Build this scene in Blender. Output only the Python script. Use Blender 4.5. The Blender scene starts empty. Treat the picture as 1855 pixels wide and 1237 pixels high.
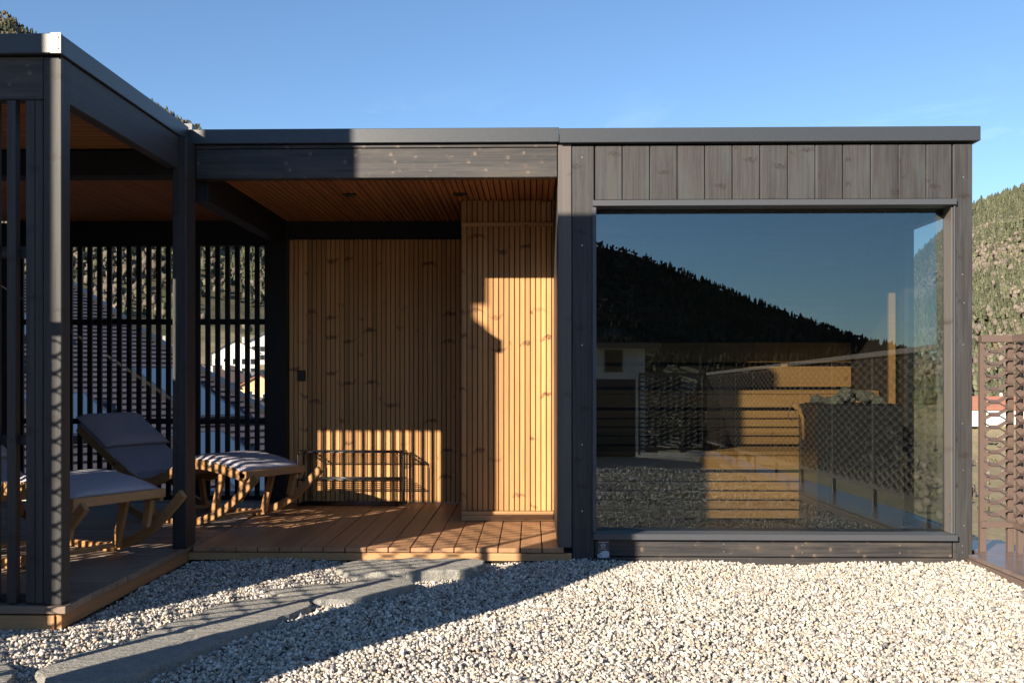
import bpy, bmesh, math, random
import numpy as np
from mathutils import Vector, Matrix, noise as mnoise
random.seed(7); rng = np.random.default_rng(7)
S = bpy.context.scene
COL = S.collection

# ------------------------------------------------------------------ camera, sky, sun, exposure
EZ = 1.10
cd = bpy.data.cameras.new('camera'); cam = bpy.data.objects.new('camera', cd); COL.objects.link(cam)
cam.location = (0, -5.7, EZ)
cam.rotation_euler = (math.radians(90), 0, math.atan(.0215))
cd.sensor_width = 36; cd.lens = 36*1710/1855
cd.shift_y = 66.5/1855
cd.clip_start = .05; cd.clip_end = 6000
S.camera = cam
SUN_K, SUN_T = .70, .385
sdir = Vector((-SUN_K, -1, SUN_T*math.hypot(SUN_K, 1))).normalized()
elev = math.asin(sdir.z); rot = math.atan2(sdir.x, sdir.y) % (2*math.pi)
sl = bpy.data.lights.new('sun', 'SUN'); sl.energy = 5.0; sl.angle = math.radians(.4); sl.color = (1, .87, .70)
so = bpy.data.objects.new('sun', sl); COL.objects.link(so); so.rotation_euler = sdir.to_track_quat('Z', 'Y').to_euler()
W = bpy.data.worlds.new('World'); S.world = W; W.use_nodes = True
nt = W.node_tree; nt.nodes.clear()
sky = nt.nodes.new('ShaderNodeTexSky'); sky.sky_type = 'NISHITA'; sky.sun_disc = False
sky.sun_elevation = elev; sky.sun_rotation = rot; sky.altitude = 0; sky.air_density = 1.0; sky.dust_density = 0; sky.ozone_density = 4.4
bg = nt.nodes.new('ShaderNodeBackground'); bg.inputs[1].default_value = .074
out = nt.nodes.new('ShaderNodeOutputWorld')
tc = nt.nodes.new('ShaderNodeTexCoord')
mp = nt.nodes.new('ShaderNodeMapping'); mp.inputs['Scale'].default_value = (2.2, 2.2, 9); mp.inputs['Rotation'].default_value = (.25, .12, .3)
cn = nt.nodes.new('ShaderNodeTexNoise'); cn.inputs['Scale'].default_value = 1.9; cn.inputs['Detail'].default_value = 9; cn.inputs['Roughness'].default_value = .62; cn.inputs['Distortion'].default_value = .6
cr = nt.nodes.new('ShaderNodeMapRange'); cr.inputs[1].default_value = .55; cr.inputs[2].default_value = .82; cr.inputs[3].default_value = 0; cr.inputs[4].default_value = .42
sp = nt.nodes.new('ShaderNodeSeparateXYZ')
zr = nt.nodes.new('ShaderNodeMapRange'); zr.inputs[1].default_value = .30; zr.inputs[2].default_value = .16; zr.inputs[3].default_value = .0; zr.inputs[4].default_value = 1
mm = nt.nodes.new('ShaderNodeMath'); mm.operation = 'MULTIPLY'
mx = nt.nodes.new('ShaderNodeMix'); mx.data_type = 'RGBA'; mx.inputs[7].default_value = (8.5, 9.2, 10.2, 1)
L = nt.links.new
L(tc.outputs['Generated'], mp.inputs[0]); L(mp.outputs[0], cn.inputs[0]); L(cn.outputs[0], cr.inputs[0])
L(tc.outputs['Generated'], sp.inputs[0]); L(sp.outputs[2], zr.inputs[0]); L(cr.outputs[0], mm.inputs[0]); L(zr.outputs[0], mm.inputs[1])
L(mm.outputs[0], mx.inputs[0]); L(sky.outputs[0], mx.inputs[6]); L(mx.outputs[2], bg.inputs[0]); L(bg.outputs[0], out.inputs[0])
S.view_settings.view_transform = 'Standard'; S.view_settings.look = 'None'; S.view_settings.gamma = 1
S.view_settings.use_curve_mapping = False; S.view_settings.exposure = 1.3
S.render.engine = 'CYCLES'
S.cycles.transparent_max_bounces = 24; S.cycles.max_bounces = 8

# ------------------------------------------------------------------ materials
class G:
    def __init__(s, name):
        s.m = bpy.data.materials.new(name); s.m.use_nodes = True; s.t = s.m.node_tree; s.t.nodes.clear()
        s.o = s.t.nodes.new('ShaderNodeOutputMaterial')
    def n(s, typ, ins=None, **kw):
        x = s.t.nodes.new('ShaderNode'+typ)
        for k, v in kw.items(): setattr(x, k, v)
        for k, v in (ins or {}).items():
            if isinstance(v, bpy.types.NodeSocket): s.t.links.new(v, x.inputs[k])
            else: x.inputs[k].default_value = v
        return x
    def math(s, op, a, b=0.0, c=None):
        d = {0: a, 1: b}
        if c is not None: d[2] = c
        return s.n('Math', d, operation=op).outputs[0]
    def mr(s, v, a, b, c=0., d=1., smooth=True):
        return s.n('MapRange', {0: v, 1: a, 2: b, 3: c, 4: d}, interpolation_type='SMOOTHSTEP' if smooth else 'LINEAR').outputs[0]
    def mix(s, f, a, b, mode='MIX'):
        def c(v): return v if isinstance(v, bpy.types.NodeSocket) else (tuple(v)+(1,) if len(v) == 3 else v)
        return s.n('Mix', {0: f, 6: c(a), 7: c(b)}, data_type='RGBA', blend_type=mode).outputs[2]
    def noise(s, vec, scale, detail=4, rough=.55, dist=0):
        return s.n('TexNoise', {'Vector': vec, 'Scale': scale, 'Detail': detail, 'Roughness': rough, 'Distortion': dist}).outputs[0]
    def bsdf(s, col, rough=.6, bump=None, bstr=.2, bdist=.01, metal=0., spec=.5, **kw):
        ins = {'Base Color': col if isinstance(col, bpy.types.NodeSocket) else tuple(col)+(1,), 'Roughness': rough, 'Metallic': metal, 'Specular IOR Level': spec}
        if bump is not None:
            b = s.n('Bump', {'Height': bump, 'Strength': bstr, 'Distance': bdist}); ins['Normal'] = b.outputs[0]
        ins.update(kw)
        p = s.n('BsdfPrincipled', ins); s.t.links.new(p.outputs[0], s.o.inputs[0]); return s.m
    def pos(s, obj=False):
        return s.n('TexCoord').outputs['Object'] if obj else s.n('NewGeometry').outputs['Position']

def wood(name, base, dark, along='z', across='x', bw=.114, knot=(.09, .04, .02), kamt=1., kscale=.45, rough=.62, obj=False, var=.25, streak=.5, off=0., tint=None, spec=.3, chv=.75, sub=0., cw=.06):
    g = G(name); p = g.pos(obj); sx = g.n('SeparateXYZ', {0: p})
    ix = {'x': 0, 'y': 1, 'z': 2}; third = [q for q in 'xyz' if q not in (along, across)][0]
    A, Cc, T = sx.outputs[ix[along]], sx.outputs[ix[across]], sx.outputs[ix[third]]
    idn = g.math('FLOOR', g.math('ADD', g.math('DIVIDE', Cc, bw), off))
    wn = g.n('TexWhiteNoise', {'W': idn}, noise_dimensions='1D')
    r1 = wn.outputs[0]
    A2 = g.math('ADD', A, g.math('MULTIPLY', r1, 9.7))
    # slow wander of the grain
    wv = g.n('CombineXYZ', {0: g.math('MULTIPLY', Cc, 5), 1: g.math('MULTIPLY', T, 5), 2: g.math('MULTIPLY', A2, 1.4)}).outputs[0]
    wan = g.noise(wv, 1, 3)
    gv = g.n('CombineXYZ', {0: g.math('ADD', Cc, g.math('MULTIPLY', wan, .03)), 1: T, 2: g.math('MULTIPLY', A2, .025)}).outputs[0]
    fine = g.noise(gv, 260, 5, .65); mid = g.noise(gv, 60, 4, .6)
    # knots
    ks = g.n('CombineXYZ', {0: g.math('DIVIDE', Cc, bw*1.05), 1: g.math('DIVIDE', A2, kscale), 2: 0.}).outputs[0]
    vo = g.n('TexVoronoi', {'Vector': ks, 'Scale': 1., 'Randomness': .85}, voronoi_dimensions='2D')
    dl = g.n('VectorMath', {0: ks, 1: vo.outputs['Position']}, operation='SUBTRACT').outputs[0]
    ds = g.n('SeparateXYZ', {0: dl})
    dx = g.math('ABSOLUTE', g.math('MULTIPLY', ds.outputs[0], bw*1.05)); dy = g.math('MULTIPLY', ds.outputs[1], kscale)
    flip = g.math('SUBTRACT', g.math('MULTIPLY', g.math('GREATER_THAN', g.n('TexWhiteNoise', {'W': g.math('ADD', idn, 5.5)}, noise_dimensions='1D').outputs[0], .5), 2.), 1.)
    wob = g.math('MULTIPLY', g.math('SUBTRACT', g.noise(p, 24, 3), .5), .06)
    rr = g.math('SQRT', g.math('ADD', g.math('MULTIPLY', dx, dx), g.math('MULTIPLY', g.math('MULTIPLY', dy, dy), 1.6)))
    rr = g.math('ADD', rr, g.math('MULTIPLY', wob, .4))
    core = g.mr(rr, .018, .005)
    wing = g.math('ABSOLUTE', g.math('ADD', g.math('ADD', g.math('MULTIPLY', dy, flip), g.math('SUBTRACT', g.math('MULTIPLY', g.math('MULTIPLY', dx, dx), 7.), .012)), wob))
    chev = g.math('MULTIPLY', g.mr(wing, .019, .0), g.mr(dx, cw, cw*.3))
    csep = g.n('SeparateColor', {0: vo.outputs['Color']})
    pres = g.math('MULTIPLY', g.mr(csep.outputs[0], .15, .6), g.mr(g.noise(p, 60, 3, .6), .25, .5))
    kn = g.math('MULTIPLY', g.math('MULTIPLY', g.math('MAXIMUM', core, g.math('MULTIPLY', chev, chv)), pres), kamt)
    f = g.math('ADD', g.math('MULTIPLY', g.mr(fine, .3, .75), streak*.6), g.math('MULTIPLY', g.mr(mid, .35, .7), streak*.8))
    col = g.mix(g.math('MINIMUM', f, 1.), base, dark)
    vv = g.math('ADD', 1-var, g.math('MULTIPLY', wn.outputs[0], 2*var))
    if sub:
        w2 = g.n('TexWhiteNoise', {'W': g.math('FLOOR', g.math('DIVIDE', g.math('ADD', Cc, 1.9925), sub))}, noise_dimensions='1D').outputs[0]
        vv = g.math('MULTIPLY', vv, g.math('ADD', .82, g.math('MULTIPLY', w2, .36)))
    comb = g.n('CombineXYZ', {0: vv, 1: vv, 2: vv}).outputs[0]
    col = g.mix(1., col, comb, 'MULTIPLY')
    if tint is not None:  # patches of another shade of stain
        pn = g.noise(g.n('CombineXYZ', {0: g.math('MULTIPLY', Cc, 9), 1: T, 2: g.math('MULTIPLY', A2, 1.6)}).outputs[0], 1.3, 4, .6)
        col = g.mix(g.math('MULTIPLY', g.mr(pn, .45, .7), .6), col, tint)
    col = g.mix(kn, col, knot)
    h = g.math('SUBTRACT', fine, g.math('MULTIPLY', kn, .4))
    return g.bsdf(col, rough, h, .25, .004, spec=spec)

def flat(name, col, rough=.5, metal=0., ns=0., nscale=200, bump=0., obj=False, spec=.5, dark=None):
    g = G(name); p = g.pos(obj)
    n1 = g.noise(p, nscale, 5, .7)
    d = dark or tuple(c*(1-ns) for c in col)
    c = g.mix(g.mr(n1, .3, .7), d, col)
    return g.bsdf(c, rough, n1 if bump else None, bump, .002, metal, spec)

M = {}
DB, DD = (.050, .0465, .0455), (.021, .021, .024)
M['dark_v'] = wood('dark_timber_vertical', DB, DD, 'z', 'x', .166, (.022, .017, .015), 1., .26, .55, var=.14, streak=.8, tint=(.050, .058, .060), off=-.385/.166+10, spec=.35)
M['dark_x'] = wood('dark_timber_beam', DB, DD, 'x', 'z', .047, (.15, .11, .08), .8, .26, .55, var=.14, tint=(.085, .07, .056), spec=.35, chv=.15, streak=.9)
M['dark_y'] = wood('dark_timber_side_beam', DB, DD, 'y', 'z', .1, (.035, .026, .022), .6, .5, .55, var=.15, spec=.35)
M['dark_post'] = wood('dark_timber_post', DB, DD, 'z', 'x', .09, (.02, .016, .015), .9, .3, .55, var=.08, spec=.35, streak=.8)
M['dark_in'] = wood('shade_darkened_timber', (.016, .017, .020), (.010, .010, .012), 'z', 'x', .09, (.01, .01, .01), .5, .3, .6, var=.1, spec=.3)  # dark timber darkened further, the shade under the roof put into its colour
M['pale_post'] = wood('washed_timber_post', (.105, .092, .085), (.066, .060, .058), 'z', 'x', .09, (.04, .03, .03), .7, .7, .55, var=.05, spec=.35)
LW, LD = (.56, .305, .125), (.36, .175, .065)
M['clad'] = wood('larch_cladding', LW, LD, 'z', 'x', .152, (.11, .048, .025), .9, .36, .6, var=.24, off=.107, chv=1., sub=.038, cw=.085)
M['ceil_y'] = wood('larch_ceiling', (.36, .15, .055), (.22, .085, .03), 'y', 'x', .04, (.10, .04, .02), .7, .8, .6, var=.18)
M['ceil_x'] = wood('larch_ceiling_front', (.36, .15, .055), (.22, .085, .03), 'x', 'y', .04, (.10, .04, .02), .7, .8, .6, var=.18)
M['deck_y'] = wood('larch_deck', (.42, .235, .125), (.30, .155, .08), 'y', 'x', .132, (.16, .07, .035), .7, .7, .5, var=.14)
M['deck_x'] = wood('larch_deck_side', (.27, .20, .15), (.17, .125, .10), 'x', 'y', .132, (.10, .06, .04), .7, .7, .55, var=.16)
M['trim'] = wood('larch_trim', (.46, .27, .13), (.34, .18, .08), 'x', 'z', .2, (.12, .05, .02), .9, .5, .55, var=.05)
M['trim_y'] = wood('larch_trim_side', (.42, .22, .10), (.30, .15, .065), 'y', 'z', .2, (.12, .05, .02), .9, .5, .55, var=.05)
M['bench'] = wood('heat_treated_bench_wood', (.32, .20, .085), (.21, .125, .05), 'x', 'z', .14, (.10, .045, .015), .5, .6, .6, var=.15)
M['bench_dark'] = wood('shade_darkened_panelling', (.042, .028, .020), (.03, .02, .014), 'x', 'z', .12, (.05, .03, .02), .5, .6, .6, var=.15)  # unlit look of the sauna lining painted into the wood colour
M['chair'] = wood('oiled_lounger_wood', (.40, .22, .10), (.27, .14, .06), 'x', 'z', .3, (.14, .06, .02), .25, .9, .45, obj=True, var=.05)
M['metal'] = flat('anthracite_sheet_metal', (.040, .047, .057), .42, 0., .45, 260, .2, spec=.6)
M['frame'] = flat('window_frame_metal', (.055, .060, .070), .45, 0., .15, 420, .08, spec=.6)
M['black'] = flat('black_painted_metal', (.014, .014, .016), .35, 0., .1, 90, spec=.6)
M['soot'] = flat('black_backing', (.012, .012, .013), .85, 0., .1, 90)
M['fence'] = flat('brown_powder_coated_metal', (.118, .083, .070), .45, 0., .12, 300, .05, spec=.55)
M['ledge'] = flat('brown_sheet_ledge', (.15, .11, .098), .25, 0., .3, 6, .05, spec=.8)
M['screw'] = flat('zinc_screw', (.6, .57, .5), .3, .9)
M['concrete'] = flat('pale_render', (.52, .50, .46), .9, 0., .2, 6, .1)
M['anthrender'] = flat('blocker_render', (.32, .30, .28), .9, 0., .2, 9, .1)
M['heater'] = flat('heater_enamel', (.02, .024, .03), .3, 0., .1, 80, spec=.6)
M['plate_dark'] = flat('plate_dark_print', (.06, .055, .075), .3)
M['plate_light'] = flat('plate_light_print', (.42, .50, .55), .3)
M['ink'] = flat('plate_white_ink', (.62, .62, .64), .4)

def fabric():
    g = G('lavender_grey_fabric'); p = g.pos(True)
    w = g.n('TexNoise', {'Vector': p, 'Scale': 900., 'Detail': 2.}).outputs[0]
    l = g.noise(p, 9, 3)
    c = g.mix(g.mr(w, .3, .7), (.36, .34, .385), (.44, .415, .465)); c = g.mix(g.mr(l, .3, .7, 0, .35), c, (.31, .295, .335))
    return g.bsdf(c, .92, g.math('ADD', g.math('MULTIPLY', w, .15), l), .5, .02, spec=.2)
M['fabric'] = fabric()
def granite():
    g = G('grey_gneiss'); p = g.pos()
    s1 = g.noise(p, 240, 3, .7); mp_ = g.n('Mapping', {0: p, 'Rotation': (0, 0, .9), 'Scale': (3, 14, 6)}).outputs[0]
    band = g.noise(mp_, 2.2, 5, .6, .5); big = g.noise(p, 5, 4)
    c = g.mix(g.mr(s1, .35, .65), (.23, .225, .205), (.50, .48, .435)); c = g.mix(g.mr(band, .4, .65, 0, .5), c, (.30, .305, .285))
    c = g.mix(g.mr(big, .45, .7, 0, .35), c, (.44, .39, .32))
    pit = g.noise(p, 38, 5, .7); c = g.mix(g.mr(pit, .5, .68, 0, .55), c, (.20, .195, .175))
    return g.bsdf(c, .8, g.math('ADD', g.math('ADD', g.math('MULTIPLY', s1, .6), g.math('MULTIPLY', pit, 1.5)), g.math('MULTIPLY', band, 1.6)), 1., .016, spec=.3)
M['granite'] = granite()
M['olivine'] = flat('dark_heater_stone', (.13, .15, .14), .8, 0., .5, 60, .4, obj=True)
def attrcol(name, rough=.85, bump=False, spec=.3):
    g = G(name); a = g.n('Attribute', attribute_name='Col')
    if bump:
        p = g.pos(); n_ = g.noise(p, 160, 4, .6)
        c = g.mix(g.mr(n_, .3, .7, 0, .3), a.outputs[0], (.25, .23, .21))
        return g.bsdf(c, rough, n_, .3, .003, spec=spec)
    return g.bsdf(a.outputs[0], rough, spec=spec)
M['pebble'] = attrcol('pebbles', .7, True)
M['foliage'] = attrcol('far_trees', .95, spec=.05)
def gravelbase():
    g = G('gravel_bed'); p = g.pos()
    v = g.n('TexVoronoi', {'Vector': p, 'Scale': 55.}); cs = g.n('SeparateColor', {0: v.outputs['Color']})
    c = g.mix(cs.outputs[0], (.22, .21, .20), (.60, .57, .52)); c = g.mix(g.mr(v.outputs['Distance'], .45, .75), c, (.08, .075, .07))
    return g.bsdf(c, .85, g.math('SUBTRACT', 1., v.outputs['Distance']), 1., .012, spec=.2)
M['gravelbase'] = gravelbase()
def terrainmat():
    g = G('hill_ground'); p = g.pos(); sx = g.n('SeparateXYZ', {0: p})
    n1 = g.noise(p, .012, 6, .6); n2 = g.noise(p, .09, 5, .7); n3 = g.noise(p, 1.2, 5, .7)
    grass = g.mix(g.mr(n2, .35, .65), (.34, .28, .17), (.27, .235, .13)); grass = g.mix(g.mr(n3, .35, .7, 0, .6), grass, (.18, .14, .09))
    forest = g.mix(g.mr(n2, .38, .6), (.10, .085, .05), (.05, .055, .03)); forest = g.mix(g.mr(n3, .4, .7, 0, .6), forest, (.15, .12, .085))
    hgt = g.math('ADD', sx.outputs[2], g.math('MULTIPLY', g.math('SUBTRACT', n1, .5), 60))
    return g.bsdf(g.mix(g.mr(hgt, 6, 22), grass, forest), .95, n3, .6, .4, spec=.1)
M['terrain'] = terrainmat()
def tilemat():
    g = G('dark_roof_tiles'); p = g.pos(); n1 = g.noise(p, 3, 4); n2 = g.noise(p, 30, 3)
    c = g.mix(g.mr(n1, .3, .7), (.040, .035, .048), (.062, .054, .07)); c = g.mix(g.mr(n2, .4, .7, 0, .5), c, (.06, .05, .06))
    return g.bsdf(c, .7, spec=.3)
M['tile'] = tilemat()
def paneglass(name, base=.07, tint=(.72, .78, .74)):
    g = G(name)
    ge = g.n('NewGeometry'); dt = g.math('ABSOLUTE', g.n('VectorMath', {0: ge.outputs['Normal'], 1: ge.outputs['Incoming']}, operation='DOT_PRODUCT').outputs['Value'])
    fr = g.math('ADD', .04, g.math('MULTIPLY', .96, g.math('POWER', g.math('SUBTRACT', 1., dt), 5.)))
    f = g.math('MINIMUM', g.math('ADD', fr, base), 1.)
    tr = g.n('BsdfTransparent', {0: tint+(1,)}); gl = g.n('BsdfGlossy', {0: (.80, .93, 1, 1), 'Roughness': 0.})
    ms = g.n('MixShader', {0: f, 1: tr.outputs[0], 2: gl.outputs[0]}); g.t.links.new(ms.outputs[0], g.o.inputs[0]); return g.m
M['glass'] = paneglass('tinted_window_glass', .07, (.76, .75, .70))
M['sideglass'] = paneglass('side_window_glass', -.02, (.76, .83, .87))
M['skyglass'] = flat('roof_window_glass', (.03, .05, .08), .03, 0., spec=1.)
M['darkglass'] = flat('far_window_glass', (.02, .025, .03), .1, 0., spec=.6)
for k, c in dict(white=(.72, .70, .66), cream=(.62, .55, .42), ochre=(.60, .42, .22), redroof=(.30, .13, .085), greyroof=(.12, .11, .115), brownroof=(.17, .11, .085), orange=(.55, .2, .06)).items():
    M[k] = flat('facade_'+k, c, .85, 0., .15, .6)

# ------------------------------------------------------------------ mesh helpers
def tag(o, label=None, cat=None, group=None, kind=None):
    if label: o['label'] = label
    if cat: o['category'] = cat
    if group: o['group'] = group
    if kind: o['kind'] = kind
    return o
def empty(name, loc=(0, 0, 0), rz=0, **kw):
    o = bpy.data.objects.new(name, None); COL.objects.link(o); o.location = loc; o.rotation_euler = (0, 0, rz); o.empty_display_size = .1
    return tag(o, **kw)
def link(name, me, mat=None, parent=None, loc=(0, 0, 0), **kw):
    o = bpy.data.objects.new(name, me); COL.objects.link(o); o.location = loc
    if mat is not None and not me.materials: me.materials.append(mat)
    if parent: o.parent = parent
    return tag(o, **kw)
_bc = {}
def boxmesh(sx, sy, sz, mat, bev=.002):
    k = (round(sx, 4), round(sy, 4), round(sz, 4), mat.name, bev)
    if k in _bc: return _bc[k]
    bm = bmesh.new(); bmesh.ops.create_cube(bm, size=1); bmesh.ops.scale(bm, vec=(sx, sy, sz), verts=bm.verts)
    b = min(bev, .2*min(sx, sy, sz))
    if b > 0: bmesh.ops.bevel(bm, geom=bm.edges[:], offset=b, segments=1, affect='EDGES')
    me = bpy.data.meshes.new('box'); bm.to_mesh(me); bm.free(); me.materials.append(mat); _bc[k] = me; return me
def box(name, x0, x1, y0, y1, z0, z1, mat, parent=None, bev=.002, **kw):
    o = link(name, boxmesh(x1-x0, y1-y0, z1-z0, mat, bev), None, parent, **kw)
    o.location = ((x0+x1)/2, (y0+y1)/2, (z0+z1)/2)
    if parent is not None: o.location = o.location - Vector(parent.location)
    return o
class MB:
    def __init__(s): s.v = []; s.f = []
    def add(s, vs, fs):
        b = len(s.v); s.v += [tuple(v) for v in vs]; s.f += [tuple(i+b for i in f) for f in fs]; return s
    def box(s, x0, x1, y0, y1, z0, z1):
        return s.add([(x0, y0, z0), (x1, y0, z0), (x1, y1, z0), (x0, y1, z0), (x0, y0, z1), (x1, y0, z1), (x1, y1, z1), (x0, y1, z1)],
                     [(0, 3, 2, 1), (4, 5, 6, 7), (0, 1, 5, 4), (1, 2, 6, 5), (2, 3, 7, 6), (3, 0, 4, 7)])
    def tube(s, pts, r, n=8, closed=False):
        pts = [Vector(p) for p in pts]; m = len(pts); rings = []
        up = Vector((.13, .2, .97)).normalized()
        for i, p in enumerate(pts):
            a = pts[(i-1) % m] if (i > 0 or closed) else p; b = pts[(i+1) % m] if (i < m-1 or closed) else p
            t = (b-a).normalized(); u = t.cross(up)
            if u.length < .1: u = t.cross(Vector((1, .1, 0)))
            u.normalize(); w = t.cross(u); rad = r[i] if isinstance(r, (list, tuple)) else r
            rings.append([p+u*math.cos(2*math.pi*k/n)*rad+w*math.sin(2*math.pi*k/n)*rad for k in range(n)])
        vs = [v for q in rings for v in q]; fs = []
        for i in range(m if closed else m-1):
            j = (i+1) % m
            for k in range(n): fs.append((i*n+k, i*n+(k+1) % n, j*n+(k+1) % n, j*n+k))
        if not closed: fs += [tuple(range(n))[::-1], tuple((m-1)*n+k for k in range(n))]
        return s.add(vs, fs)
    def ribbon(s, pts, th, y0, y1):   # bar swept along a polyline in the xz plane
        n = len(pts); tops = []; bots = []
        for i, (x, z) in enumerate(pts):
            a = pts[max(i-1, 0)]; b = pts[min(i+1, n-1)]; dx, dz = b[0]-a[0], b[1]-a[1]; l = math.hypot(dx, dz); nx, nz = -dz/l, dx/l
            if nz < 0: nx, nz = -nx, -nz
            h = (th[i] if isinstance(th, list) else th)/2
            tops.append((x+nx*h, z+nz*h)); bots.append((x-nx*h, z-nz*h))
        vs = []
        for (tx, tz), (bx, bz) in zip(tops, bots): vs += [(tx, y0, tz), (tx, y1, tz), (bx, y1, bz), (bx, y0, bz)]
        fs = [(0, 1, 2, 3), tuple(4*(n-1)+k for k in (3, 2, 1, 0))]
        for i in range(n-1):
            for k in range(4): fs.append((4*i+k, 4*(i+1)+k, 4*(i+1)+(k+1) % 4, 4*i+(k+1) % 4))
        return s.add(vs, fs)
    def mesh(s, name='mesh', mat=None, smooth=False, bev=0):
        me = bpy.data.meshes.new(name); me.from_pydata(s.v, [], s.f)
        bm = bmesh.new(); bm.from_mesh(me); bmesh.ops.recalc_face_normals(bm, faces=bm.faces)
        if bev: bmesh.ops.bevel(bm, geom=[e for e in bm.edges if len(e.link_faces) == 2 and e.calc_face_angle(0) > .6], offset=bev, segments=2, affect='EDGES')
        bm.to_mesh(me); bm.free()
        if mat: me.materials.append(mat)
        if smooth: me.polygons.foreach_set('use_smooth', [True]*len(me.polygons))
        return me
def smooth_path(pts, n=6):
    out_ = []
    P = [Vector((a, b, 0)) for a, b in pts]
    for i in range(len(P)-1):
        p0 = P[max(i-1, 0)]; p1 = P[i]; p2 = P[i+1]; p3 = P[min(i+2, len(P)-1)]
        for k in range(n):
            t = k/n
            q = .5*((2*p1)+(p2-p0)*t+(2*p0-5*p1+4*p2-p3)*t*t+(3*p1-p0-3*p2+p3)*t**3); out_.append((q.x, q.y))
    out_.append((P[-1].x, P[-1].y)); return out_

# ------------------------------------------------------------------ terrain (valley and mountains) and far forest
def interp(x, tab):
    if x <= tab[0][0]: return tab[0][1]
    for (a, b), (c, d) in zip(tab, tab[1:]):
        if x <= c: return b+(d-b)*(x-a)/(c-a)
    return tab[-1][1]
NR = [(-3, .33), (-.9, .48), (-.565, .388), (-.52, .356), (-.40, .288), (-.345, .259), (-.25, .19), (-.05, .12), (.2, .09), (.36, .095), (.395, .118), (.435, .156), (.467, .183), (.52, .201), (.62, .24), (.9, .30), (3, .33)]
SR = [(-3, .33), (-.3, .20), (0, .172), (.0655, .163), (.108, .154), (.149, .137), (.196, .116), (.254, .093), (.313, .072), (.36, .055), (.395, .048), (.43, .030), (.6, .02), (1.2, .06), (3, .33)]
def ridge(x, y):
    r = math.hypot(x, y)
    a = abs(y)/max(r, 1e-6)
    az = x/max(abs(y), 1e-6); az = max(-3, min(3, az))
    t = interp(az, NR if y >= 0 else SR)
    return t*a*1.0
def terrain_h(x, y):
    yy = y+5.7; r = math.hypot(x, yy); R = 1100. if yy >= 0 else 900.
    tn = ridge(x, yy)              # tan of the skyline seen from here, per horizontal metre
    H = tn*R+1.1; n1 = mnoise.fractal(Vector((x*.004, y*.004, 3.)), .9, 2.1, 5)
    az = x/max(yy, 1) if yy > 0 else 0
    right = max(0, min(1, (az-.1)/.3)) if yy > 0 else 0
    s = lambda t: max(0, min(1, t))**2*(3-2*max(0, min(1, t)))
    base = -8-(12*right+3*(1-right))*s((r-40)/160)
    st = 120+90*right; ex = 1.6 if yy > 0 else 2.4
    t = (r-st)/(R-st)
    up = (H-base)*max(0, min(1, t))**ex
    z = base+up
    if r > R: z = H-(r-R)*.28
    z += n1*min(1, max(0, (r-90)/300))*22*(1-.9*math.exp(-((r-R)/130)**2))
    return max(z, -60)
az_n = 420; rr_ = list(np.geomspace(16, 700, 70))+list(np.arange(712, 1290, 12.))+[1400, 1500]; rr_ += [2200, 4000]
vs = [(0, -5.7, -8)]; fs = []
for r in rr_:
    for k in range(az_n):
        a = 2*math.pi*k/az_n; x = r*math.cos(a); y = r*math.sin(a)-5.7
        vs.append((x, y, terrain_h(x, y) if r < 2000 else -60))
for k in range(az_n): fs.append((0, 1+k, 1+(k+1) % az_n))
for i in range(len(rr_)-1):
    for k in range(az_n):
        a, b = 1+i*az_n+k, 1+i*az_n+(k+1) % az_n; fs.append((a, a+az_n, b+az_n, b))
me = bpy.data.meshes.new('terrain'); me.from_pydata(vs, [], fs)
me.polygons.foreach_set('use_smooth', [True]*len(me.polygons))
link('terrain', me, M['terrain'], kind='structure')

def tri_soup(name, V, F, colr, mat, **kw):
    me = bpy.data.meshes.new(name); nv, nf = len(V), len(F)
    me.vertices.add(nv); me.vertices.foreach_set('co', V.astype(np.float32).ravel())
    me.loops.add(nf*3); me.loops.foreach_set('vertex_index', F.astype(np.int32).ravel())
    me.polygons.add(nf); me.polygons.foreach_set('loop_start', np.arange(0, nf*3, 3, dtype=np.int32))
    me.update(calc_edges=True)
    ca = me.color_attributes.new('Col', 'FLOAT_COLOR', 'POINT')
    ca.data.foreach_set('color', np.concatenate([colr, np.ones((nv, 1))], 1).astype(np.float32).ravel())
    me.materials.append(mat)
    return link(name, me, None, **kw)
ico = bmesh.new(); bmesh.ops.create_icosphere(ico, subdivisions=1, radius=1)
IV = np.array([v.co[:] for v in ico.verts]); IF = np.array([[v.index for v in f.verts] for f in ico.faces]); ico.free()
def conifer_proto(levels=4, n=7):
    V = []; F = []
    for l in range(levels):
        z0 = .08+.9*l/levels; z1 = min(1., z0+.42); r = .23*(1-.85*l/levels)
        b = len(V); V.append((0, 0, z1))
        for k in range(n):
            a = 2*math.pi*(k+.5*(l % 2))/n; q = r*(1+.25*(k % 2)); V.append((q*math.cos(a), q*math.sin(a), z0-.04*(k % 2)))
        for k in range(n): F.append((b, b+1+k, b+1+(k+1) % n))
    return np.array(V), np.array(F)
CV, CF = conifer_proto()
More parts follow.
